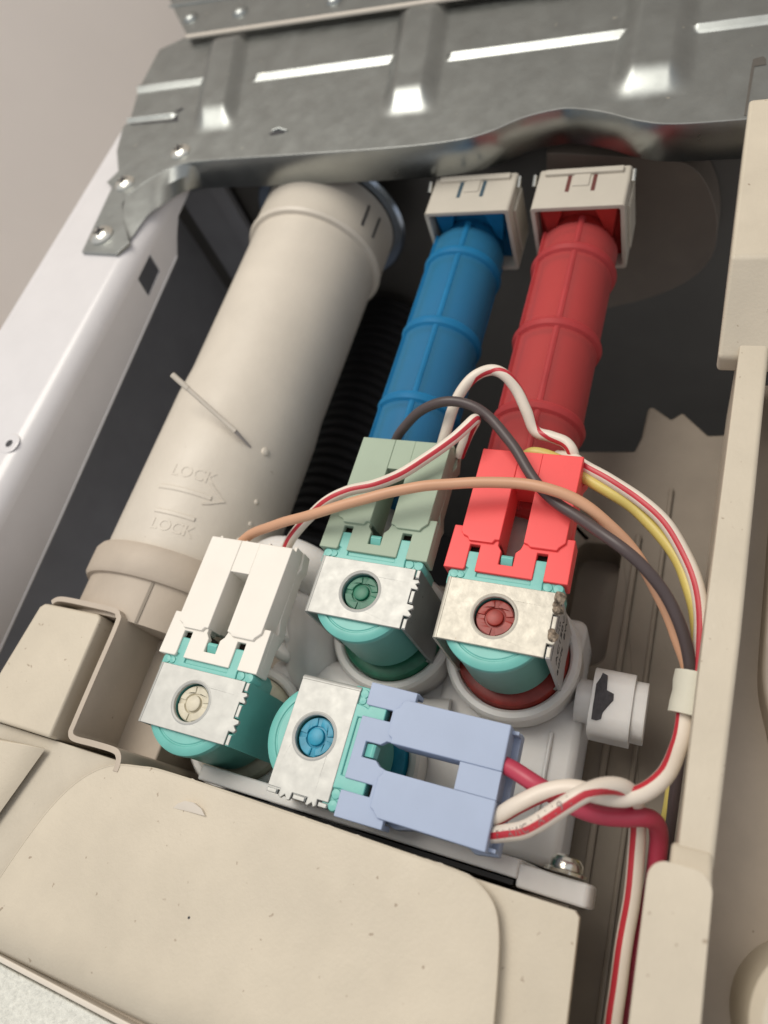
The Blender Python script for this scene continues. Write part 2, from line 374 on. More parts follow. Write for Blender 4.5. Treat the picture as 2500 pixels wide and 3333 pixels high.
# hemmed hook slot near the left end
part('hook_slot', MB().prism([P(376, 250, ZB), P(379, 240, ZB), P(395, 232, ZB), P(396, 236, ZB), P(384, 244, ZB), P(384, 262, ZB), P(282, 270, ZB), P(282, 267, ZB), P(376, 259, ZB)], ZB+.004, ZB+.012), M['ink'], bar)
part('right_slot', MB().prism([P(1627, 128, ZB), P(1648, 122, ZB), P(1655, 128, ZB), P(1655, 140, ZB), P(1630, 144, ZB), P(1612, 250, ZB), P(1607, 250, ZB), P(1622, 150, ZB)], ZB+.004, ZB+.012), M['steel_dark'], bar)
# rear strip standing a step higher behind the bar
strip = thing('rear_rail', 'pale galvanised rail with small rivets behind the ribbed cross bar, along the top edge', 'rail', (-4, 29, 1.5))
bl = [P(405, 78, 1.5), P(825, 17, 1.5), P(995, -8, 1.5)]
dx = (bl[2][1]-bl[0][1])/(bl[2][0]-bl[0][0])
rl = [bl[0], (14, bl[0][1]+dx*(14-bl[0][0])), (14, 36), (-21.5, 36), P(350, -30, 1.5), P(367, 0, 1.5), P(380, 30, 1.5)]
part('top_sheet', MB().prism(rl, 1.38, 1.5), M['steel'], strip, bevel=.03)
part('front_fold', MB().tube([(bl[0][0]-.05, bl[0][1], 1.46), (14, rl[1][1], 1.46)], .10, 10), M['trim'], strip)
e0 = P(368, 14, 1.5); e1 = P(660, -26, 1.5)
part('upper_fold', MB().tube([(e0[0], e0[1], 1.5), (e1[0], e1[1], 1.5), (12, e1[1]-.4, 1.5)], .07, 10), M['steel'], strip)
for px, py in ((412, 38), (519, 25), (722, -1)):
    c = at(px, py, 1.5)
    part('rivet', MB().lathe([(0, .2), (.22, .18), (.38, .08), (.42, 0)], (c.x, c.y, 1.5), seg=20), M['steel'], strip)

# ------------------------------------------------------------------ vent duct
TX, TZ, TR = -8.1, -3.0, 2.75
duct = thing('vent_duct', 'wide cream plastic duct running from front to rear, moulded LOCK marks and arrow', 'pipe', (TX, 8, TZ))
def taper(y): return TR
part('pipe', MB().lathe([(2.3, 17), (2.66, 16.8), (2.74, 15.0), (2.70, 8.0), (2.78, 6.8), (2.78, 0), (2.6, -.5)], (TX, 0, TZ), 'y', 96), M['tube'], duct)
part('end_collar', MB().lathe([(2.72, 15.15), (2.90, 15.2), (2.96, 15.35), (2.90, 15.5), (2.90, 17.6), (2.4, 17.7)], (TX, 0, TZ), 'y', 96), M['tube'], duct)
for a in (62, 76):
    t = math.radians(a); 
    m = MB().box((-.05, 15.9, 2.88), (.05, 17.0, 2.93)).xf(lambda v: (TX+v.x*math.cos(t)+v.z*math.sin(t), v.y, TZ+v.z*math.cos(t)-v.x*math.sin(t)))
    part('collar_notch', m, M['ink'], duct)
part('cuff_ring', MB().lathe([(2.76, .40), (2.98, .36), (3.06, .2), (3.06, -.62), (2.98, -.74), (2.62, -.78)], (TX, 0, TZ), 'y', 96), M['beige_dull'], duct)
part('socket', MB().lathe([(2.84, -.7), (2.84, -2.12), (1, -2.12)], (TX, 0, TZ), 'y', 96), M['beige_dull'], duct)
t0 = math.radians(22)
m = MB().box((-.045, -2.1, 2.82), (.045, -.75, 2.87)).xf(lambda v: (TX+v.x*math.cos(t0)+v.z*math.sin(t0), v.y, TZ+v.z*math.cos(t0)-v.x*math.sin(t0)))
part('seam', m, M['beige_deep'], duct)
def wrap(mb, ac, yc, r):   # (s, t, h) -> on the cylinder, s runs round it
    def f(v):
        a = math.radians(ac)+v.x/r; rr = r+v.z
        return (TX+rr*math.sin(a), yc+v.y, TZ+rr*math.cos(a))
    return mb.xf(f)
part('lock_lettering', wrap(text_mb('LOCK', .60, .022), 17, 3.15, 2.775), M['tube'], duct)
part('lock_lettering', wrap(text_mb('LOCK', .56, .022), 18, 1.15, 2.775), M['tube'], duct)
def strip_mb(pts, wd, h):
    m = MB(); L = []
    for i, (x, y) in enumerate(pts):
        x0, y0 = pts[max(i-1, 0)]; x1, y1 = pts[min(i+1, len(pts)-1)]; d = Vector((x1-x0, y1-y0)).normalized()
        L += [(x-d.y*-wd, y+d.x*-wd, 0), (x-d.y*-wd*.6, y+d.x*-wd*.6, h), (x+d.y*-wd*.6, y-d.x*-wd*.6, h), (x+d.y*-wd, y-d.x*-wd, 0)]
    m.add(L, [(i*4+k, i*4+k+1, (i+1)*4+k+1, (i+1)*4+k) for i in range(len(pts)-1) for k in range(3)]); 
    m.f = [f[::-1] for f in m.f]; return m
ar = [(-.95+i*.17, 0) for i in range(12)]
part('arrow_shaft', wrap(strip_mb(ar, .10, .04), 16, 2.50, 2.775), M['tube'], duct)
part('arrow_head', wrap(strip_mb([(.62, .42), (.85, .25), (1.25, 0), (.85, -.22), (.62, -.32)], .07, .04), 18, 2.56, 2.775), M['tube'], duct)
part('lock_bar', wrap(strip_mb([(-.7+i*.14, 0) for i in range(11)], .09, .04), 16, 1.62, 2.775), M['tube'], duct)
part('mould_pip', MB().lathe([(0, .10), (.12, .07), (.17, 0)], (0, 0, 0), seg=16).xf(lambda v: (TX+(2.77+v.z)*math.sin(math.radians(58)+v.x/2.77), 4.9+v.y, TZ+(2.77+v.z)*math.cos(math.radians(58)+v.x/2.77))), M['tube'], duct)
for a_, y_ in ((66, 3.1), (64, 1.6), (68, 2.3), (52, .9)):
    part('mould_pip', MB().lathe([(0, .07), (.07, .05), (.11, 0)], (0, 0, 0), seg=12).xf(lambda v: (TX+(2.77+v.z)*math.sin(math.radians(a_)+v.x/2.77), y_+v.y, TZ+(2.77+v.z)*math.cos(math.radians(a_)+v.x/2.77))), M['tube'], duct)
obj('steel_ring', MB().lathe([(2.95, 17.65), (3.3, 17.6), (3.42, 17.75), (3.3, 17.95), (2.95, 17.9), (2.95, 17.65)], (TX, 0, TZ), 'y', 80), mat('ring_steel', (.35, .42, .52), .25, 1.0),
    label='bright steel ring round the rear end of the wide cream duct', category='ring')
# thin stick
c0 = at(372, 808, z=1.6); 
sa = Vector(CP + (ray(372, 809))*24.2); 
def tubehit(x, y, r=TR+.02):
    d = ray(x, y); a = d[0]**2+d[2]**2; b = 2*((CP[0]-TX)*d[0]+(CP[2]-TZ)*d[2]); c = (CP[0]-TX)**2+(CP[2]-TZ)**2-r*r
    t = (-b-math.sqrt(b*b-4*a*c))/2/a; return Vector(CP+t*d)
sb = tubehit(509, 932, TR+.35)
sc_ = tubehit(541, 966, TR+.02)
stk = thing('plastic_stick', 'thin off-white plastic stick leaning across the wide cream duct', 'stick', tuple(sc_))
s0 = at(372, 809, z=sb.z+1.6)
part('shaft', MB().tube([s0, s0.lerp(sb, .5), sb], .085, 12), M['tube'], stk, ang=50)
part('stick_shadow', MB().tube([sb, sb.lerp(sc_, .5), sc_], lambda t: .07-.03*t, 10), mat('stick_shadow_grey', (.36, .33, .31), .5), stk)  # grey taper modelled in place of the stick's shadow on the duct
part('thick_end', MB().tube([s0, s0.lerp(sb, .25)], .10, 12), M['tube'], stk, ang=50)

# corrugated black hose in the shade
c = at(815, 780, z=-11)
pr = []; y = 5.0
while y < 19: pr += [(1.45, y), (1.75, y+.12), (1.75, y+.30), (1.45, y+.42)]; y += .55
obj('corrugated_hose', MB().lathe(pr, (c.x, 0, -11), 'y', 40), M['black'], loc=(c.x, 5, -11), label='black corrugated hose in the shade between the cream duct and the blue hose', category='hose')

# ------------------------------------------------------------------ water hoses and rear clips
def water_hose(x, z, mcore, mclear, msl, name, label, rings, y0, y1, r):
    t = thing(name, label, 'hose', (x, 9, z))
    part('core', MB().lathe([(r*.7, y0), (r*.80, y0+.3), (r*.80, y1-.6), (r*.7, y1)], (x, 0, z), 'y', 48), mcore, t)
    part('sleeve', MB().lathe([(r*.82, y0), (r*.955, y0+.15), (r*.955, y1-.3), (r*.82, y1)], (x, 0, z), 'y', 56), msl, t)
    for yr in rings:
        part('ring_rib', MB().lathe([(r*.9, yr-.30), (r*1.02, yr-.16), (r*1.05, yr), (r*1.02, yr+.12), (r*.9, yr+.2)], (x, 0, z), 'y', 48), mclear, t)
    for k, (ya, yb) in enumerate(zip([y0]+rings, rings+[y1])):
        for s_ in (-1, 1):
            a = math.radians(-42 + (90 if s_ > 0 else -90)); ca, sa_ = math.sin(a), math.cos(a)
            a = math.radians(38 if s_ > 0 else 38)
            ux, uz = math.cos(a)*s_, -math.sin(a)*s_
            ya_, yb_ = ya+.15, yb-.2
            m = MB(); px, pz = -uz*.06, ux*.06
            q = [(x+ux*r*.85+px, z+uz*r*.85+pz), (x+ux*r*1.02+px, z+uz*r*1.02+pz), (x+ux*r*1.02-px, z+uz*r*1.02-pz), (x+ux*r*.85-px, z+uz*r*.85-pz)]
            part('side_web', m.prism(q, ya_, yb_, axis='y'), mclear, t)
    a = math.radians(8)
    part('top_rib', MB().tube([(x+math.sin(a)*r*.90, y0+.1, z+math.cos(a)*r*.90), (x+math.sin(a)*r*.90, y1, z+math.cos(a)*r*.90)], .13, 10), mclear, t)
    part('elbow', MB().tube([(x, y1-.5, z), (x, y1+.8, z-.05), (x, y1+2.2, z-.1)], lambda k: r*(.86-.1*k), 32), mcore, t)
    return t
water_hose(-.9, -2.4, M['hose_blue'], M['hose_blue_clear'], M['sleeve_blue'], 'water_hose', 'translucent blue plastic inlet hose with ring ribs, behind the sage plug', [7.3, 10.5, 13.8], 3.3, 15.2, 1.42)
water_hose(3.25, -2.4, M['hose_red'], M['hose_red_clear'], M['sleeve_red'], 'water_hose', 'translucent red plastic inlet hose with ring ribs, behind the coral plug', [7.2, 10.5, 13.8], 3.5, 15.2, 1.45)
def hose_clip(px0, px1, label, inner, flare):
    a = at(px0, 461, Y=15.0); b = at(px1, 450, Y=15.0); x0, x1 = a.x, b.x; z1 = -.42; z0 = -3.3
    t = thing('hose_clip', label, 'clip', ((x0+x1)/2, 15, z0), group='ivory hose clips under the cross bar')
    outer = rrect(x0, z0, x1, z1, .12, 3); inn = rrect(x0+.15, z0+.15, x1-.15, z1-.15, .1, 3)
    part('collar', MB().prism([outer, inn], 15.0, 16.9, axis='y'), M['clip'], t, bevel=.04)
    xm = (x0+x1)/2
    part('hose_flare', MB().prism([rrect(x0+.17, z0+.17, x1-.17, z1-.17, .15, 3)], 15.55, 15.8, axis='y'), flare, t, bevel=.04)
    for k_ in (-1, 1): part('flare_web', MB().prism([[(xm+k_*.5, z1-.2), (xm+k_*1.35, z1-.25), (xm+k_*1.1, z0+1.2), (xm+k_*.9, z0+1.4)]], 15.25, 15.56, axis='y'), flare, t, bevel=.05)
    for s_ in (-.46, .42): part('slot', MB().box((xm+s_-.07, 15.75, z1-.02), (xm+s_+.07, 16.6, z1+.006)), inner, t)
    part('latch_pad', MB().box((xm-.32, 16.0, z1-.05), (xm+.26, 16.6, z1+.05)), M['clip'], t, bevel=.03)
    part('top_lip', MB().box((x0+.25, 16.55, z1-.05), (x1-.25, 16.8, z1+.12)), M['clip'], t, bevel=.04)
    for xx in (x0-.1, x1): part('side_rib', MB().box((xx, 15.5, z0+.5), (xx+.1, 16.7, z1-.5)), M['clip'], t, bevel=.02)
    for xx in (x0-.16, x1+.06): part('spring_pin', MB().tube([(xx+.05, 16.2, z1-.1), (xx+.05, 16.6, z1+.05)], .07, 8), M['screw'], t)
hose_clip(915, 1097, 'ivory square clip collar round the rear end of the blue hose', M['slot_blue'], M['hose_blue'])
hose_clip(1146, 1350, 'ivory square clip collar round the rear end of the red hose', M['slot_red'], M['hose_red'])

# ------------------------------------------------------------------ manifold
man = thing('valve_manifold', 'milky white moulded water manifold that carries the four solenoid valves', 'manifold', (0, -2, -5))
VP = {'green': (0, 0, 0), 'red': (3.79, -.03, -.04), 'white': (-3.85, -3.97, .03), 'blue': (-.06, -3.98, -.1)}
for k, (x, y, z) in VP.items():
    part('cup', MB().lathe([(1.2, -3.5), (1.64, -3.5), (1.66, -3.2), (1.74, -3.12), (1.89, -3.12), (1.97, -3.22), (1.97, -4.0), (1.90, -4.1), (1.9, -5.5)], (x, y, 0), seg=72), M['milky'], man)
part('body_block', MB().box((1.6, -5.3, -7.5), (5.95, -.6, -4.35)), M['milky'], man, bevel=.25, seg=4)
part('body_block', MB().box((-5.6, -5.2, -7.5), (1.55, -1.9, -4.55)), M['milky'], man, bevel=.25, seg=4)
part('body_block', MB().box((-3.6, -1.9, -7.5), (5.6, 1.8, -4.5)), M['milky'], man, bevel=.3, seg=4)
for (x, y0_, y1_) in ((-.9, 1.4, 4.0), (3.25, 1.4, 4.2)):
    part('hose_port', MB().lathe([(.9, y1_+.1), (1.05, y1_), (1.08, y0_), (1.3, y0_-.2), (1.3, 0.2)], (x, 0, -2.9), 'y', 40), M['milky'], man)
    part('port_riser', MB().lathe([(1.25, -5), (1.25, -2.9), (1.1, -2.2)], (x, .6, 0), seg=36), M['milky'], man)
# pipes between the white and the green valve
part('elbow_pipe', MB().tube(spline([(-4.0, 1.2, -5.2), (-3.5, .8, -3.9), (-2.9, -.3, -3.4), (-2.5, -1.6, -3.8), (-2.3, -2.4, -4.8)], 8), .85, 28), M['milky'], man)
c1 = at(655, 1350, z=-3.0)
part('pipe_boss', MB().lathe([(0, -2.75), (.62, -2.75), (.74, -2.85), (.76, -4.6)], (c1.x, c1.y, 0), seg=40), M['milky'], man)
part('curled_rib', MB().tube(spline([(c1.x+.2, c1.y+1.0, -3.2), (c1.x-.7, c1.y+.7, -3.15), (c1.x-1.05, c1.y-.1, -3.1), (c1.x-.5, c1.y-.95, -3.1), (c1.x+.25, c1.y-1.0, -3.2)], 8), lambda t: .18+.12*math.sin(math.pi*t), 16), M['milky'], man)
part('bridge_pipe', MB().tube(spline([(-3.6, -2.2, -4.2), (-2.2, -1.9, -3.9), (-.5, -2.1, -4.0), (1.0, -2.4, -4.2), (2.2, -2.2, -4.3)], 8), .7, 24), M['milky'], man)
part('back_pipe', MB().tube(spline([(-5.4, 1.2, -3.2), (-4.4, 1.5, -2.6), (-3.2, 1.3, -2.6), (-2.2, .9, -3.4)], 8), .75, 24), M['milky'], man)
part('block_rib', MB().box((5.1, -4.6, -4.5), (5.22, -1.8, -4.2)), M['milky'], man, bevel=.05)
part('block_rib', MB().box((3.1, -4.9, -4.5), (3.22, -2.2, -4.24)), M['milky'], man, bevel=.05)
# mounting flange bolted against the housing
fx = rrect(-5.4, -8.0, 6.75, -1.55, .25, 4)
part('mounting_flange', MB().prism([(-3.9, -8), (5.4, -8), (5.4, -1.95), (5.3, -1.7), (-3.9, -1.7)], -5.78, -5.34, axis='y'), M['milky'], man, bevel=.05)
part('flange_lug', MB().prism([(5.3, -3.2), (6.9, -3.2), (7.05, -3.0), (7.05, -2.0), (6.9, -1.82), (5.3, -1.75)], -5.95, -5.42, axis='y'), M['milky'], man, bevel=.07, seg=3)
part('flange_gasket', MB().box((-3.9, -5.93, -7), (5.25, -5.82, -1.62)), M['black'], man)
# side port with black residue
pa = at(1325, 1512, z=-3.4)
part('port_neck', MB().lathe([(.62, 5.7), (.62, 6.5)], (0, -.75, -4.2), 'x', 32), M['milky'], man)
part('side_port', MB().prism([rrect(-1.75, -4.95, .15, -3.25, .5, 6)], 6.15, 7.25, axis='x'), M['milky'], man, bevel=.22, seg=5)
part('port_lip', MB().prism([rrect(-1.6, -4.85, .0, -3.35, .45, 5), rrect(-1.35, -4.6, -.25, -3.6, .3, 5)], 7.0, 7.6, axis='x'), M['milky'], man, bevel=.09)
st = [(1302, 1453), (1313, 1459), (1311, 1491), (1326, 1499), (1325, 1513), (1312, 1527), (1302, 1539), (1298, 1553), (1288, 1556), (1277, 1553), (1280, 1529), (1284, 1505), (1288, 1477), (1298, 1463)]
m = MB().prism([P(x, y, -3.25) for x, y in st], -3.26, -3.235)
part('residue', m, M['stain'], man)
scr = thing('flange_screw', 'zinc screw with washer on the milky lug beside the beige cover', 'screw', (6.35, -5.3, -2.1))
part('washer', MB().lathe([(0, -5.36), (.50, -5.36), (.52, -5.30), (.40, -5.25), (0, -5.25)], (6.35, 0, -2.05), 'y', 36), M['screw'], scr)
part('head', MB().lathe([(.40, -5.25), (.40, -5.12), (.32, -5.0), (.14, -4.93), (0, -4.92)], (6.35, 0, -2.05), 'y', 32), M['screw'], scr)

# ------------------------------------------------------------------ solenoid valves
def solenoid(key, label, mcol, rz, frame, side, worn=False):
    t = thing('solenoid_valve', label, 'valve', VP[key], rz, group='solenoid valves on the manifold')
    def lp(name, mb, mt, **k): return obj(name, mb, mt, parent=t, **k)
    # plate with interlocking teeth on the +x edge
    T = [(1.42, -.83), (-1.36, -.83), (-1.36, .88), (1.42, .88)]
    edge = [(1.42, .58), (1.56, .60), (1.62, .52), (1.52, .46), (1.62, .36), (1.60, .30), (1.44, .32), (1.44, -.12), (1.62, -.14), (1.64, -.22), (1.52, -.30), (1.63, -.40), (1.58, -.48), (1.42, -.46)]
    plate = [(-1.36, -.83), (-1.36, .88), (1.42, .88)] + edge + [(1.42, -.83)]
    p = lp('frame_plate', MB().prism([plate, circ(0, 0, .53, 48)], -.11, 0), frame, bevel=.018)
    r_ = lp('hole_rim', MB().lathe([(.62, .002), (.58, .018), (.54, .0), (.53, -.1)], seg=56), frame)
    pts = [(-1.36+.0-.12*math.sin(a), -.12+.12*math.cos(a)) for a in [math.pi/2*i/6 for i in range(7)]]
    vs = []; 
    for x, z in pts+[(-1.48, -3.1)]: vs += [(x, -.83, z), (x, .88, z)]
    for x, z in ([(-1.40, -3.1)]+[(-1.40, -.12), (-1.36, -.10)]): vs += [(x, -.83, z), (x, .88, z)]
    nn = len(vs)//2
    lp('frame_left_side', MB().add(vs, [(2*i, 2*i+1, 2*((i+1) % nn)+1, 2*((i+1) % nn)) for i in range(nn)]+[tuple(2*i for i in range(nn))[::-1], tuple(2*i+1 for i in range(nn))]), frame)
    sd = [(-.83, -3.15), (.88, -3.15), (.88, -.03), (.62, -.03), (.60, -.16), (.30, -.16), (.27, -.03), (-.09, -.03), (-.12, -.16), (-.50, -.16), (-.53, -.03), (-.83, -.03)]
    lp('frame_right_side', MB().prism([sd], 1.455, 1.565, axis='x'), side, bevel=.012)
    for y0_, y1_ in ((.64, .86), (-.07, .25), (-.81, -.55)):
        lp('tenon', MB().box((1.465, y0_, -.04), (1.565, y1_, .005)), frame, bevel=.015)
    lp('frame_base', MB().prism([rrect(-1.46, -.83, 1.45, .88, .05, 2), circ(0, 0, .6, 24)], -3.15, -3.05), frame)
    if worn:
        for y0_, y1_ in ((.60, .88), (.30, .58), (-.42, -.10)):
            mm = MB(); random.seed(int(y0_*100)+5)
            mm.lathe([(0, .075), (.08, .06), (.13, .02), (.15, 0)], (1.54, (y0_+y1_)/2, -.01), seg=12)
            mm.lathe([(0, .05), (.06, .03), (.10, 0)], (1.50, (y0_+y1_)/2+.11, 0), seg=10)
            mm.xf(lambda v: v+Vector((mnoise.noise(v*9), mnoise.noise(v*9+Vector((7, 0, 0))), mnoise.noise(v*9+Vector((0, 7, 0)))*.4))*.05)
            lp('solder_blob', mm, M['rust'])
    # coil
    lp('coil', MB().lathe([(.56, -.4), (.56, -.14), (.7, -.135), (1.08, -.135), (1.11, -.16), (1.13, -.16), (1.16, -.13), (1.30, -.14), (1.385, -.20), (1.40, -.27), (1.395, -.42), (1.355, -.50), (1.35, -2.6), (1.30, -2.72), (0, -2.75)], seg=72), M['teal'])
    lp('neck', MB().lathe([(.9, -2.7), (.9, -3.0)], seg=32), M['teal'])
    lp('gasket_ring', MB().lathe([(1.0, -2.95), (1.45, -2.97), (1.57, -3.02), (1.62, -3.12), (1.62, -3.5)], seg=72), mcol)
    # terminal block behind the plate
    lp('terminal_block', MB().prism([(-1.50, .70), (-1.50, 1.06), (-1.35, 1.30), (1.40, 1.30), (1.55, 1.10), (1.55, .70)], -1.3, -.07), M['teal'], bevel=.04)
    [lp('notch_gap', MB().box((u0, 1.28, -1.2), (u0+.62, 2.0, -.36)), M['terminal'], bevel=.03) for u0 in (-1.25, .63)]  # dark blocks filling the notch gaps, their shade is in the colour
    lp('terminal_ridge', MB().prism([(-1.05, .86), (-1.02, 1.10), (-.98, 1.2), (-1.10, 1.25), (-1.10, 1.70), (-.72, 1.70), (-.72, 1.0), (.72, 1.0), (.72, 1.70), (1.08, 1.70), (1.08, 1.25), (1.04, 1.08), (1.06, .86)], -.4, -.02), M['teal'], bevel=.03)
    for x, r1 in ((-1.32, .13), (-1.14, .11), (1.18, .14), (1.45, .15)):
        lp('boss', MB().lathe([(0, .0), (r1*.8, -.01), (r1, -.06), (r1, -.5)], (x, 1.0, -.03), seg=20), M['teal'])
    lp('latch_wedge', MB().add([(-.16, 1.42, -.08), (.16, 1.42, -.08), (-.16, 1.42, -.3), (.16, 1.42, -.3), (-.16, 1.62, .03), (.16, 1.62, .03), (-.16, 1.70, .0), (.16, 1.70, .0), (-.16, 1.72, -.3), (.16, 1.72, -.3)],
       [(0, 1, 5, 4), (4, 5, 7, 6), (6, 7, 9, 8), (0, 2, 3, 1), (2, 8, 9, 3), (0, 4, 6, 8, 2), (1, 3, 9, 7, 5)]), M['teal'], bevel=.02)
    # coloured core tube seen through the plate
    cap = lp('core_cap', MB().lathe([(0, -.085), (.18, -.085), (.215, -.10), (.23, -.19), (.265, -.195), (.275, -.16), (.49, -.18), (.515, -.22), (.52, -.6)], seg=56), mcol)
    for k in range(4):
        a0_ = 12+90*k; n_ = 10
        inn = [(.285*math.cos(math.radians(a0_+72*i/n_)), .285*math.sin(math.radians(a0_+72*i/n_))) for i in range(n_+1)]
        out = [(.475*math.cos(math.radians(a0_+72*i/n_)), .475*math.sin(math.radians(a0_+72*i/n_))) for i in range(n_+1)]
        under(obj('cap_lobe', MB().prism([inn+out[::-1]], -.2, -.135), mcol, bevel=.015), cap)
    return t
solenoid('white', 'solenoid valve with cream core, joined to the cream plug', M['c_white'], 0, M['zinc'], M['teal'])
solenoid('green', 'solenoid valve with dark green core, joined to the sage green plug', M['c_green'], 0, M['zinc'], M['zinc_shaded'])
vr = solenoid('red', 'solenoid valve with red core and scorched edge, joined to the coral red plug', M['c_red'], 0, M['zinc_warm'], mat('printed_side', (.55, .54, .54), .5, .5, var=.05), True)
solenoid('blue', 'solenoid valve turned sideways with bright blue core, joined to the lavender blue plug', M['c_blue'], -math.pi/2, M['zinc'], M['zinc_shaded'])
# black print on the side of the red valve frame
for i, (txt, z_, y_) in enumerate((('AC120V', -1.15, .02), ('60Hz  8W', -1.75, .02), ('4/10', -.62, .1))):
    m = text_mb(txt, .40 if i < 2 else .3, .002).xf(lambda v: (1.572+v.z, v.x*.92+y_, v.y+z_))
    obj('print', m, M['ink'], parent=vr)
obj('print', MB().box((1.566, -.80, -.30), (1.572, .85, -.26)), M['ink'], parent=vr)

# ------------------------------------------------------------------ wire plugs
def plug(key, label, mt, rz, ports=False):
    t = thing('wire_plug', label, 'connector', VP[key], rz, group='plugs on the solenoid valves')
    def lp(name, mb, **k): return obj(name, mb, mt, parent=t, **k)
    zt = .12
    sx = (-.28, .36)
    legl = [(-1.38, 2.22), (-1.30, 2.10), (-1.16, 2.05), (-1.12, 1.96), (-.45, 1.96), (-.40, 2.06), (sx[0], 2.06), (sx[0], 4.86), (-1.36, 4.86)]
    legr = [(sx[1], 2.08), (.46, 2.06), (.55, 1.98), (1.25, 1.98), (1.30, 2.08), (1.44, 2.22), (1.47, 4.86), (sx[1], 4.86)]
    lp('leg', MB().prism([legl], -.62, zt), bevel=.03)
    lp('leg', MB().prism([legr], -.62, zt), bevel=.03)
    lp('back_bridge', MB().prism([(sx[0]+.003, 3.85), (sx[1]-.003, 3.85), (sx[1]-.003, 4.855), (sx[0]+.003, 4.855)], -.62, zt-.012), bevel=.012)
    sk = [(-1.65, 1.13), (-1.09, 1.13), (-1.06, 1.2), (-1.06, 1.88), (-.78, 1.88), (-.78, 1.12), (.76, 1.12), (.76, 1.88), (1.04, 1.88), (1.04, 1.12), (1.67, 1.12), (1.66, 2.38), (1.42, 2.38),
          (1.42, 2.2), (.38, 2.2), (.30, 1.92), (.19, 1.80), (.19, 1.41), (-.19, 1.41), (-.19, 1.80), (-.30, 1.94), (-.30, 2.2), (-1.36, 2.2), (-1.36, 2.4), (-1.62, 2.4)]
    lp('skirt', MB().prism([sk], -.16, .035), bevel=.025)
    for a, b in (((-1.65, 1.13), (-1.52, 2.4)), ((1.53, 1.12), (1.67, 2.38))):
        lp('skirt_side', MB().box((a[0]+.002, a[1]+.002, -.62), (b[0]-.002, b[1]-.002, -.14)), bevel=.03)
    lp('lower_shell', MB().prism([(-1.30, 2.1), (1.40, 2.1), (1.44, 4.2), (1.38, 4.62), (1.42, 5.0), (.9, 5.02), (-.8, 5.02), (-1.30, 5.0)], -1.10, -.60) if False else
       MB().prism([[(-1.32, 2.1), (-.3, 2.1), (-.3, 3.86), (.38, 3.86), (.38, 2.1), (1.46, 2.1), (1.56, 2.5), (1.46, 2.9), (1.46, 4.3), (1.56, 4.5), (1.48, 5.03), (-1.34, 5.03)]], -1.05, -.61), bevel=.04)
    for x in (-1.3, -.40, .42, 1.34): lp('rear_rib', MB().box((x, 4.80, -.64), (x+.09, 5.02, -.2)), bevel=.01)
    return t
plug('white', 'cream plug with two legs pushed onto the valve with the cream core', M['plug_white'], 0)
plug('green', 'sage green plug with two legs, crossed by the peach and striped wires', M['plug_green'], 0)
plug('red', 'coral red plug with two legs, crossed by the dark brown wire', M['plug_red'], 0)
plug('blue', 'lavender blue plug lying sideways above the beige cover', M['plug_blue'], -math.pi/2)

# ------------------------------------------------------------------ front cover, housing
hs = thing('drawer_housing', 'beige plastic drawer housing with raised round-cornered cover along the bottom', 'housing', (0, -8, 0))
cover = spline([(-7.6, -9.9, 0), (-7.25, -8.6, 0), (-6.85, -7.5, 0), (-6.3, -6.65, 0), (-5.55, -6.1, 0), (-4.6, -5.9, 0), (-3.6, -5.83, 0), (0, -5.88, 0), (3.2, -5.95, 0), (4.35, -5.98, 0), (4.85, -6.12, 0), (5.2, -6.4, 0), (5.38, -6.8, 0), (5.5, -7.4, 0), (5.65, -8.6, 0), (5.88, -11.0, 0)], 6)
cpoly = [(p.x, p.y) for p in cover]
part('raised_cover', MB().prism([cpoly+[(5.9, -11.13), (-7.95, -11.13)]], -.8, 0.04), M['beige'], hs, bevel=.045, seg=3)
part('lower_deck', MB().prism([[(-8.2, -6.35), (-5.4, -5.99), (-3, -5.99), (6.82, -6.02), (6.92, -6.12), (7.11, -11.1), (-9.0, -11.1), (-9.0, -7)]], -.75, -.28), M['beige'], hs, bevel=.10, seg=3)
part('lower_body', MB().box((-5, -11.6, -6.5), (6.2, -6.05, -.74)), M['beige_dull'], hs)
def roll(o, k=1.0):
    bm = bmesh.new(); bm.from_mesh(o.data)
    for i in range(9):
        y = (-9.8-.2*i+8)*S
        bmesh.ops.bisect_plane(bm, geom=bm.verts[:]+bm.edges[:]+bm.faces[:], plane_co=(0, y, 0), plane_no=(0, 1, 0))
    for v in bm.verts:
        y = v.co.y/S-8; t = max(0, -9.9-y)
        if v.co.z > -3*S: v.co.z -= min(t*t*t*.32*k, 2.2)*S
    bm.to_mesh(o.data); bm.free(); o.data.shade_smooth()
part('added_edge_bead', MB().tube([(p.x, p.y, .028) for p in cover], .028, 6, caps=False), M['beige'], hs)  # bead added to draw a highlight and shadow along the cover edge
# circle witness mark, chipped flap, flash along the rear edge
c = at(915, 1930, z=.02)
part('ejector_mark', MB().lathe([(.575, .021), (.585, .027), (.595, .021)], (c.x, c.y, 0), seg=48), M['beige'], hs)
c = at(410, 1748, z=.03); mm = MB()
fp = [P(375, 1745, .02), P(388, 1736, .02), P(405, 1731, .02), P(425, 1735, .02), P(440, 1748, .02), P(446, 1763, .02), P(412, 1754, .02)]
mm.prism(fp, .0, .05); mm.v = [(x, y, z+(.13*(1-abs(i % 7-3)/3.5) if (i >= 7 and i % 7 < 6) else 0)) for i, (x, y, z) in enumerate(mm.v)]
part('chip_flap', mm, M['trim'], hs)
random.seed(3); mm = MB()
pts = []
for i in range(60):
    x = -4.6+i*.16; yb = interp([(p.x, p.y) for p in cover[24:80]], x); pts.append((x, yb+.01+.03*random.random()**4))
for (a, b), (c_, d) in zip(pts, pts[1:]):
    mm.add([(a, b-.1, -.03), (c_, d-.1, -.03), (c_, d, -.05), (a, b, -.05)], [(0, 1, 2, 3)])
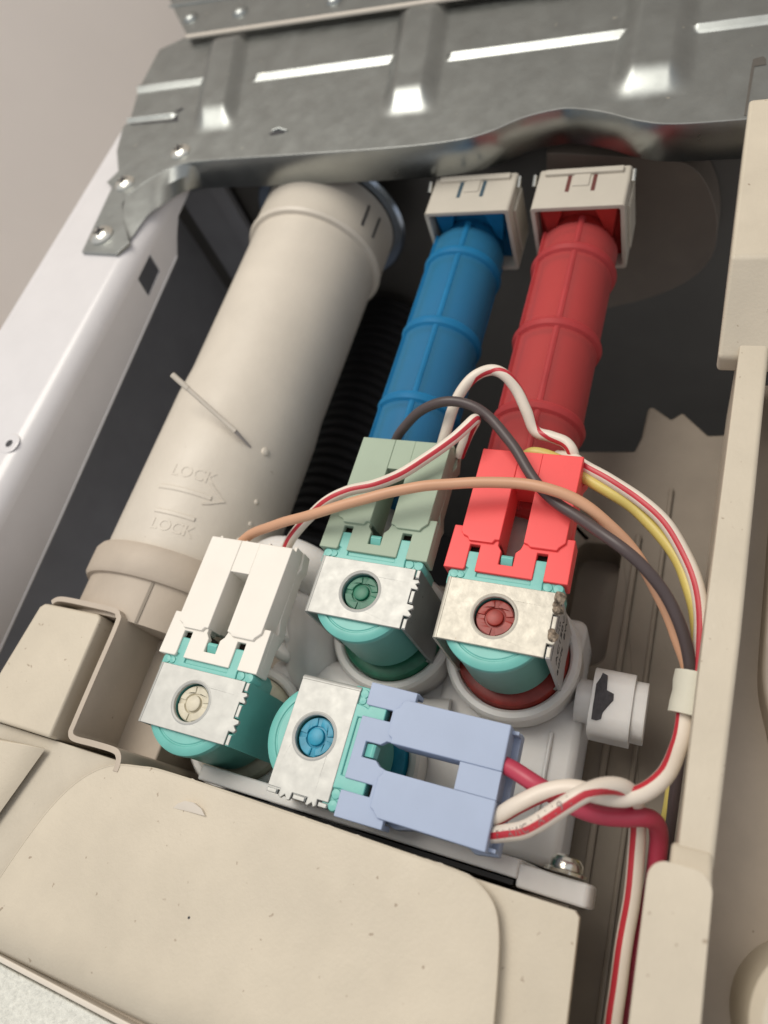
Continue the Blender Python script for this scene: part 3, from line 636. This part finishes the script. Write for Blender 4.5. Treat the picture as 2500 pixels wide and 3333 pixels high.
part('moulding_flash', mm, M['trim'], hs)
part('dirt_fleck', MB().lathe([(0, .03), (.035, .02), (.05, 0)], (at(409, 1982, z=.02).x, at(409, 1982, z=.02).y, .02), seg=8), M['ink'], hs)
# latch block, bent wall, floor, small rail
blk = [P(80, 1304, .3), P(213, 1326, .3), P(104, 1605, .3), P(-60, 1600, .3)]
part('latch_block', MB().prism([[(-10.45, -2.35), (-10.3, -2.2), (-8.1, -2.17), (-7.95, -2.3), (-7.85, -5.9), (-10.9, -5.9)]], -6, .12), M['beige'], hs, bevel=.1, seg=4)
part('front_shelf', MB().prism([[(-12.3, -11.12), (-12.2, -5.2), (-10.85, -5.2), (-10.8, -5.92), (-5.6, -5.92), (-4.6, -6.3), (-4.6, -11.12)]], -6, -.24), M['beige_grey'], hs, bevel=.08, seg=3)
def ribbon(pts, z0, z1, th):
    L = []; Rr = []
    for i, (x, y) in enumerate(pts):
        x0, y0 = pts[max(i-1, 0)]; x1, y1 = pts[min(i+1, len(pts)-1)]; d = Vector((x1-x0, y1-y0)).normalized()
        L.append((x-d.y*th/2, y+d.x*th/2)); Rr.append((x+d.y*th/2, y-d.x*th/2))
    return MB().prism([L+Rr[::-1]], z0, z1)
uw = spline([(-10.1, -2.13, 0), (-9.8, -1.96, 0), (-8.6, -1.94, 0), (-7.65, -1.96, 0), (-7.43, -2.08, 0), (-7.33, -2.35, 0), (-7.31, -4.0, 0), (-7.29, -5.3, 0), (-7.26, -5.6, 0), (-7.05, -5.72, 0), (-6.4, -5.70, 0), (-5.65, -5.70, 0), (-5.42, -5.8, 0), (-5.33, -6.0, 0), (-5.32, -6.2, 0)], 6)
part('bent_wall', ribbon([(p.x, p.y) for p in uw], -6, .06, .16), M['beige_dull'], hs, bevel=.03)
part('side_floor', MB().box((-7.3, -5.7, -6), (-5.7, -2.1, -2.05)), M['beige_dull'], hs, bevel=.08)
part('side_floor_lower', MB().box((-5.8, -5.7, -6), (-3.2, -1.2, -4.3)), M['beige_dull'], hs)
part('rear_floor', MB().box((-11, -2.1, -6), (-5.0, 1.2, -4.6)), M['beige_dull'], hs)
sr = [at(56, 1607, z=.32), at(-90, 1795, z=.32), at(-175, 1795, z=.32), at(-10, 1596, z=.32), at(99, 1616, z=-.04), at(-45, 1818, z=-.04), at(-190, 1818, z=-.04), at(-20, 1590, z=-.04)]
part('small_rail', MB().add(sr, [(0, 3, 2, 1), (0, 1, 5, 4), (1, 2, 6, 5), (2, 3, 7, 6), (3, 0, 4, 7)]), M['beige'], hs, bevel=.05, seg=3)
for o in list(hs.children):
    if o.name.split('.')[0] in ('raised_cover', 'lower_deck', 'front_shelf', 'moulding_flash'): roll(o)
# trim of the front panel and speckled panel
ta = at(-20, 2054, z=-.45); tb = at(290, 2216, z=-.45)
d = (tb-ta).normalized(); n = Vector((-d.y, d.x, 0))
fp_ = thing('control_console', 'off-white speckled control panel top with pale edge strip, bottom left corner', 'panel', (ta.x, ta.y, -.45))
A0 = ta-d*3; B0 = tb+d*14
part('speckled_sheet', MB().prism([[tuple((A0-n*.19)[:2]), tuple((B0-n*.19)[:2]), tuple((B0-n*9)[:2]), tuple((A0-n*9)[:2])]], -1.6, -.51), M['front'], fp_, bevel=.05)
part('edge_strip', MB().prism([[tuple((A0-n*.13)[:2]), tuple((B0-n*.13)[:2]), tuple(B0[:2]), tuple(A0[:2])]], -2.2, -.45), M['trim'], fp_, bevel=.03)

# ------------------------------------------------------------------ right side: rail, knob, basin, deep tray
rr = thing('right_rail', 'long beige plastic rail running the full height of the right side', 'rail', (9, 2, 0))
part('rail_bar', MB().prism([[(8.62, -4.6), (9.30, -4.6), (9.42, .3), (9.50, 9.2), (8.80, 9.2), (8.66, 1)]], -4, .5), M['beige'], rr, bevel=.12, seg=4)
p1 = at(1586, 572, z=1.9); p2 = at(1628, 217, z=1.9)
mm = MB().prism([(8.35, 8.3), (8.35, 10.2), (8.5, 17.6), (12, 17.6), (12, 8.3)], .0, 1.9)
rp = thing('rear_block', 'raised beige end block above the rail at the right edge, over the cross bar', 'block', (9.5, 12, .5))
yb_ = at(1640, 207, z=2.05).y
prof = [(8.15, .3), (9.1, 1.0), (10.0, 1.95), (10.15, 2.05), (yb_-.15, 2.05), (yb_, 1.9), (yb_, .0), (8.15, -.3)]
part('body', MB().prism([[(y_, z_) for y_, z_ in prof]], 8.28, 13, axis='x'), M['beige'], rp, bevel=.12, seg=3)
kn = thing('front_block', 'rounded beige block at the lower end of the right rail', 'block', (8.8, -7, 0))
part('body', MB().prism([rrect(8.12, -13, 9.28, -4.66, .36, 8)], -4, 1.0), M['beige'], kn, bevel=.2, seg=5)
part('shoulder', MB().prism([[(-4.2, .3), (-4.25, .52), (-4.8, .93), (-5.2, .93), (-5.2, .1)]], 8.5, 9.27, axis='x'), M['beige'], kn, bevel=.12, seg=4)
bs = thing('basin_wall', 'shaded beige basin moulding beyond the right rail', 'basin', (11, 0, -2))
cv = spline([(10.1, 1.2, 0), (10.15, .0, 0), (10.45, -1.2, 0), (10.75, -2.6, 0), (10.8, -4.5, 0), (10.7, -8, 0), (10.6, -14, 0)], 6)
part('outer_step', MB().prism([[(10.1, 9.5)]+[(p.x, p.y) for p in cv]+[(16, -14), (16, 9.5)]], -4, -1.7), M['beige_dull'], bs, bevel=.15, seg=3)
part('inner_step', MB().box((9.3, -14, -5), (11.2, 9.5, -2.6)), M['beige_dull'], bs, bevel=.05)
q = at(1650, 2080, z=.6)
part('rim_bulge', MB().lathe([(0, .2), (1.4, .2), (1.6, .0), (1.65, -3)], (q.x+1.45, q.y-.9, .3), seg=48), M['beige'], bs)
dt = thing('inner_tray', 'deep beige housing tray in the shade under the wires', 'tray', (6, 2, -6))
zt = -7.0
bk = [P(1245, 974, zt), P(1370, 974, zt), P(1385, 945, zt), P(1400, 880, zt), P(1412, 878, zt), P(1450, 905, zt), P(1475, 890, zt), P(1530, 940, zt), P(1640, 935, zt)]
x0_, y0_ = bk[0]
poly = [(x0_-3, y0_)]+bk+[(bk[-1][0], -14), (-2, -14), (-2, 3), (x0_-3, 3)]
rc = rrect(*P(1200, 1420, zt-.0), *P(1345, 1180, zt), .5, 5)
part('tray_top', MB().prism([poly, rc], zt-2.5, zt), M['beige_deep'], dt, bevel=.12)
part('tray_recess', MB().box((.5, -4, zt-2.2), (8.3, 8.5, zt-1.6)), M['beige_deep'], dt)
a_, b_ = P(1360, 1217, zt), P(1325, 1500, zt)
part('tray_rib', MB().box((6.42, -6, zt), (6.62, 6.0, zt+.25)), M['beige_deep'], dt, bevel=.06)
part('tray_rib', MB().box((7.3, -12, zt), (7.45, 8.0, zt+.2)), M['beige_deep'], dt, bevel=.06)

# ------------------------------------------------------------------ wires
VN = Vector(-R[2])
def wire(name, label, mt, pts, r, stripe=None, group=None, print_=None):
    """pts: (px, py, z[, stripe angle]) -> swept round wire; stripe angle measured from the side that faces the viewer"""
    q3 = [at(p[0], p[1], z=p[2]) for p in pts]; an = [p[3] if len(p) > 3 else 0 for p in pts]
    c = spline(q3, 10); N_ = len(c)
    c = [p+mnoise.noise_vector(p*.9+Vector((len(label), 0, 0)))*.035*min(1, i/8, (N_-1-i)/8) for i, p in enumerate(c)]; seg = 24; m = MB(); vs = []; angs = []
    cum = [0]
    for i in range(N_-1): cum.append(cum[-1]+1/10)
    for i, p in enumerate(c):
        t = (c[min(i+1, N_-1)]-c[max(i-1, 0)]).normalized(); vw = Vector(CP)-p; n_ = (vw-t*vw.dot(t)).normalized(); b = t.cross(n_)
        k = min(int(cum[i]+1e-6), len(an)-2); fr = cum[i]-k; A_ = an[k]+(an[k+1]-an[k])*fr
        for s_ in range(seg):
            a = 2*math.pi*s_/seg+math.radians(A_); vs.append(p+(n_*math.cos(a)+b*math.sin(a))*r)
    k0 = 0
    fs = []; ms = []
    for i in range(N_-1):
        for s_ in range(seg):
            fs.append((i*seg+s_, i*seg+(s_+1) % seg, (i+1)*seg+(s_+1) % seg, (i+1)*seg+s_))
            ms.append(1 if (stripe and (s_ in (0, 1, seg-1))) else 0)
    m.add(vs, fs); m.m = ms
    m.f += [tuple(range(seg))[::-1], tuple((N_-1)*seg+s_ for s_ in range(seg))]; m.m += [0, 0]
    l = tuple(q3[0])
    tags = dict(label=label, category='wire')
    if group: tags['group'] = group
    return obj(name, m, [mt, M['w_red']] if stripe else mt, loc=l, ang=60, **tags), c
wire('wire', 'dark brown wire arching from the sage plug across the coral plug to the tape', M['w_brown'],
     [(850, 965, -.5), (868, 930, -.1), (905, 890, .5), (960, 868, .9), (1015, 875, .9), (1060, 905, .75), (1105, 960, .6), (1150, 1030, .45), (1195, 1082, .42), (1255, 1122, .55), (1330, 1172, .8), (1390, 1225, .6), (1440, 1290, .2), (1475, 1370, -.3), (1492, 1450, -.8), (1490, 1540, -1.2), (1470, 1660, -1.8), (1450, 1780, -2.5), (1420, 1950, -3.5)], .148)
wire('wire', 'peach wire arching from the cream plug over the sage and coral plugs', M['w_peach'],
     [(515, 1178, -.4), (545, 1152, -.1), (600, 1132, .3), (700, 1103, .8), (800, 1074, 1.0), (900, 1052, 1.0), (1000, 1043, .9), (1100, 1044, .85), (1180, 1055, .85), (1250, 1083, .7), (1320, 1137, .35), (1375, 1200, -.1), (1425, 1290, -.3), (1462, 1375, -.7), (1485, 1450, -1.0), (1482, 1540, -1.4), (1462, 1660, -2.2)], .15)
wire('wire', 'yellow wire curving from behind the coral plug down to the tape', M['w_yellow'],
     [(1125, 1000, -.7), (1150, 978, -.4), (1200, 990, -.4), (1262, 1030, -.45), (1320, 1064, -.5), (1378, 1105, -.6), (1430, 1160, -.6), (1470, 1222, -.6), (1497, 1300, -.6), (1507, 1380, -.8), (1500, 1470, -1.0), (1488, 1560, -1.6), (1465, 1650, -2.2), (1447, 1740, -2.6), (1437, 1790, -3.2)], .165)
G = 'white wires with a red stripe'
wire('striped_wire', 'white red-striped wire running from the cream plug up to the sage plug', M['w_white'],
     [(612, 1200, -.6, -40), (630, 1165, -.3, -40), (660, 1125, 0, -35), (700, 1088, .5, -30), (750, 1062, .7, -20), (810, 1046, .7, -15), (870, 1022, .6, -12), (930, 985, .7, -12), (975, 950, .8, -10), (1010, 918, .9, 0), (1024, 906, .85, 0), (1024, 912, .5, -30), (1008, 942, .0, -50), (992, 985, -.6, -60)], .16, True, G)
wire('striped_wire', 'white red-striped wire looping high over the red hose to the coral plug', M['w_white'],
     [(948, 985, -.6, 70), (958, 945, -.2, 75), (975, 895, .2, 100), (998, 845, .5, 120), (1025, 812, .7, 30), (1060, 799, .7, 10), (1092, 812, .6, -60), (1118, 845, .3, -90), (1138, 890, .0, -100), (1157, 932, -.3, -60), (1190, 943, -.3, 20), (1222, 955, -.3, 35), (1238, 978, -.4, 40), (1240, 1010, -.7, 40)], .165, True, G)
wire('striped_wire', 'white red-striped wire leaving the coral plug beside the yellow wire', M['w_white'],
     [(1205, 985, -.8, 10), (1235, 990, -.45, 10), (1262, 1007, -.35, -15), (1320, 1038, -.3, -15), (1380, 1078, -.35, -10), (1435, 1130, -.35, -5), (1478, 1195, -.4, 0), (1505, 1265, -.4, 5), (1516, 1340, -.5, 10), (1512, 1420, -.7, 0), (1500, 1490, -1.0, 0)], .175, True, G)
_, cA = wire('striped_wire', 'white red-striped wire sweeping from the tape down into the lavender plug', M['w_white'],
     [(1484, 1500, -1.0, 50), (1476, 1560, -.95, 50), (1462, 1620, -.6, 48), (1437, 1675, -.1, 40), (1395, 1712, .1, 45), (1345, 1724, .2, 45), (1290, 1715, .2, 20), (1235, 1702, .15, -50), (1175, 1712, .1, -75), (1120, 1738, .0, -80), (1080, 1760, -.3, -80), (1050, 1772, -.5, -80)], .195, True, G)
_, cB = wire('striped_wire', 'white red-striped wire with faint lettering, hanging down from the lavender plug', M['w_white'],
     [(1040, 1802, -.5, 0), (1075, 1803, -.3, 0), (1120, 1795, .25, 0), (1170, 1770, .7, 0), (1215, 1742, .9, 0), (1260, 1714, .95, 0), (1305, 1697, .7, 40), (1345, 1700, .3, 60), (1368, 1722, -.3, 50), (1376, 1765, -.9, 20), (1377, 1830, -1.3, 25), (1370, 1900, -1.5, 25), (1352, 2010, -1.8, 25), (1334, 2130, -2.0, 25), (1318, 2260, -2.2, 25)], .188, True, G)
wire('wire', 'thick crimson wire leaving the lavender plug and turning down behind the beige block', M['w_magenta'],
     [(1075, 1645, -.35), (1105, 1660, -.2), (1150, 1690, -.1), (1200, 1720, -.2), (1250, 1745, -.3), (1300, 1760, -.4), (1350, 1765, -.5), (1392, 1765, -.6), (1417, 1778, -.9), (1425, 1810, -1.3), (1418, 1870, -1.7), (1402, 1950, -2.0), (1385, 2030, -2.3), (1365, 2120, -2.6), (1345, 2240, -2.9)], .205)
# pale lettering printed along the twisted wire
i0 = 22
for i, ch in enumerate('FIAWC1A1191'):
    k = 13+int(i*3.1); p = cB[k]; t_ = (cB[k+1]-cB[k-1]).normalized(); n_ = (VN-t_*VN.dot(t_)).normalized(); b_ = t_.cross(n_)
    m = text_mb(ch, .27, .001); rw = .188
    def f(v):
        a = (-v.y)/rw-.62; return p-t_*v.x*-1+(n_*math.cos(a)-b_*math.sin(a)*-1)*(rw+.008+v.z)
    m.xf(f)
    o = obj('printed_letter', m, M['inkpale']); o.parent = bpy.data.objects[_.name]; o.matrix_parent_inverse = bpy.data.objects[_.name].matrix_basis.inverted()
tp = [(1502, 1455, -.85), (1495, 1500, -.92), (1487, 1546, -1.0)]
q3 = [at(*p[:2], z=p[2]) for p in tp]
obj('tape_wrap', MB().tube([q3[0], q3[0].lerp(q3[1], .5), q3[1], q3[1].lerp(q3[2], .5), q3[2]], lambda t: .46+.015*math.sin(9*t), 20), M['tape'], loc=tuple(q3[1]), ang=60,
    label='strip of cream tape wrapped round the wire bundle beside the right rail', category='tape')
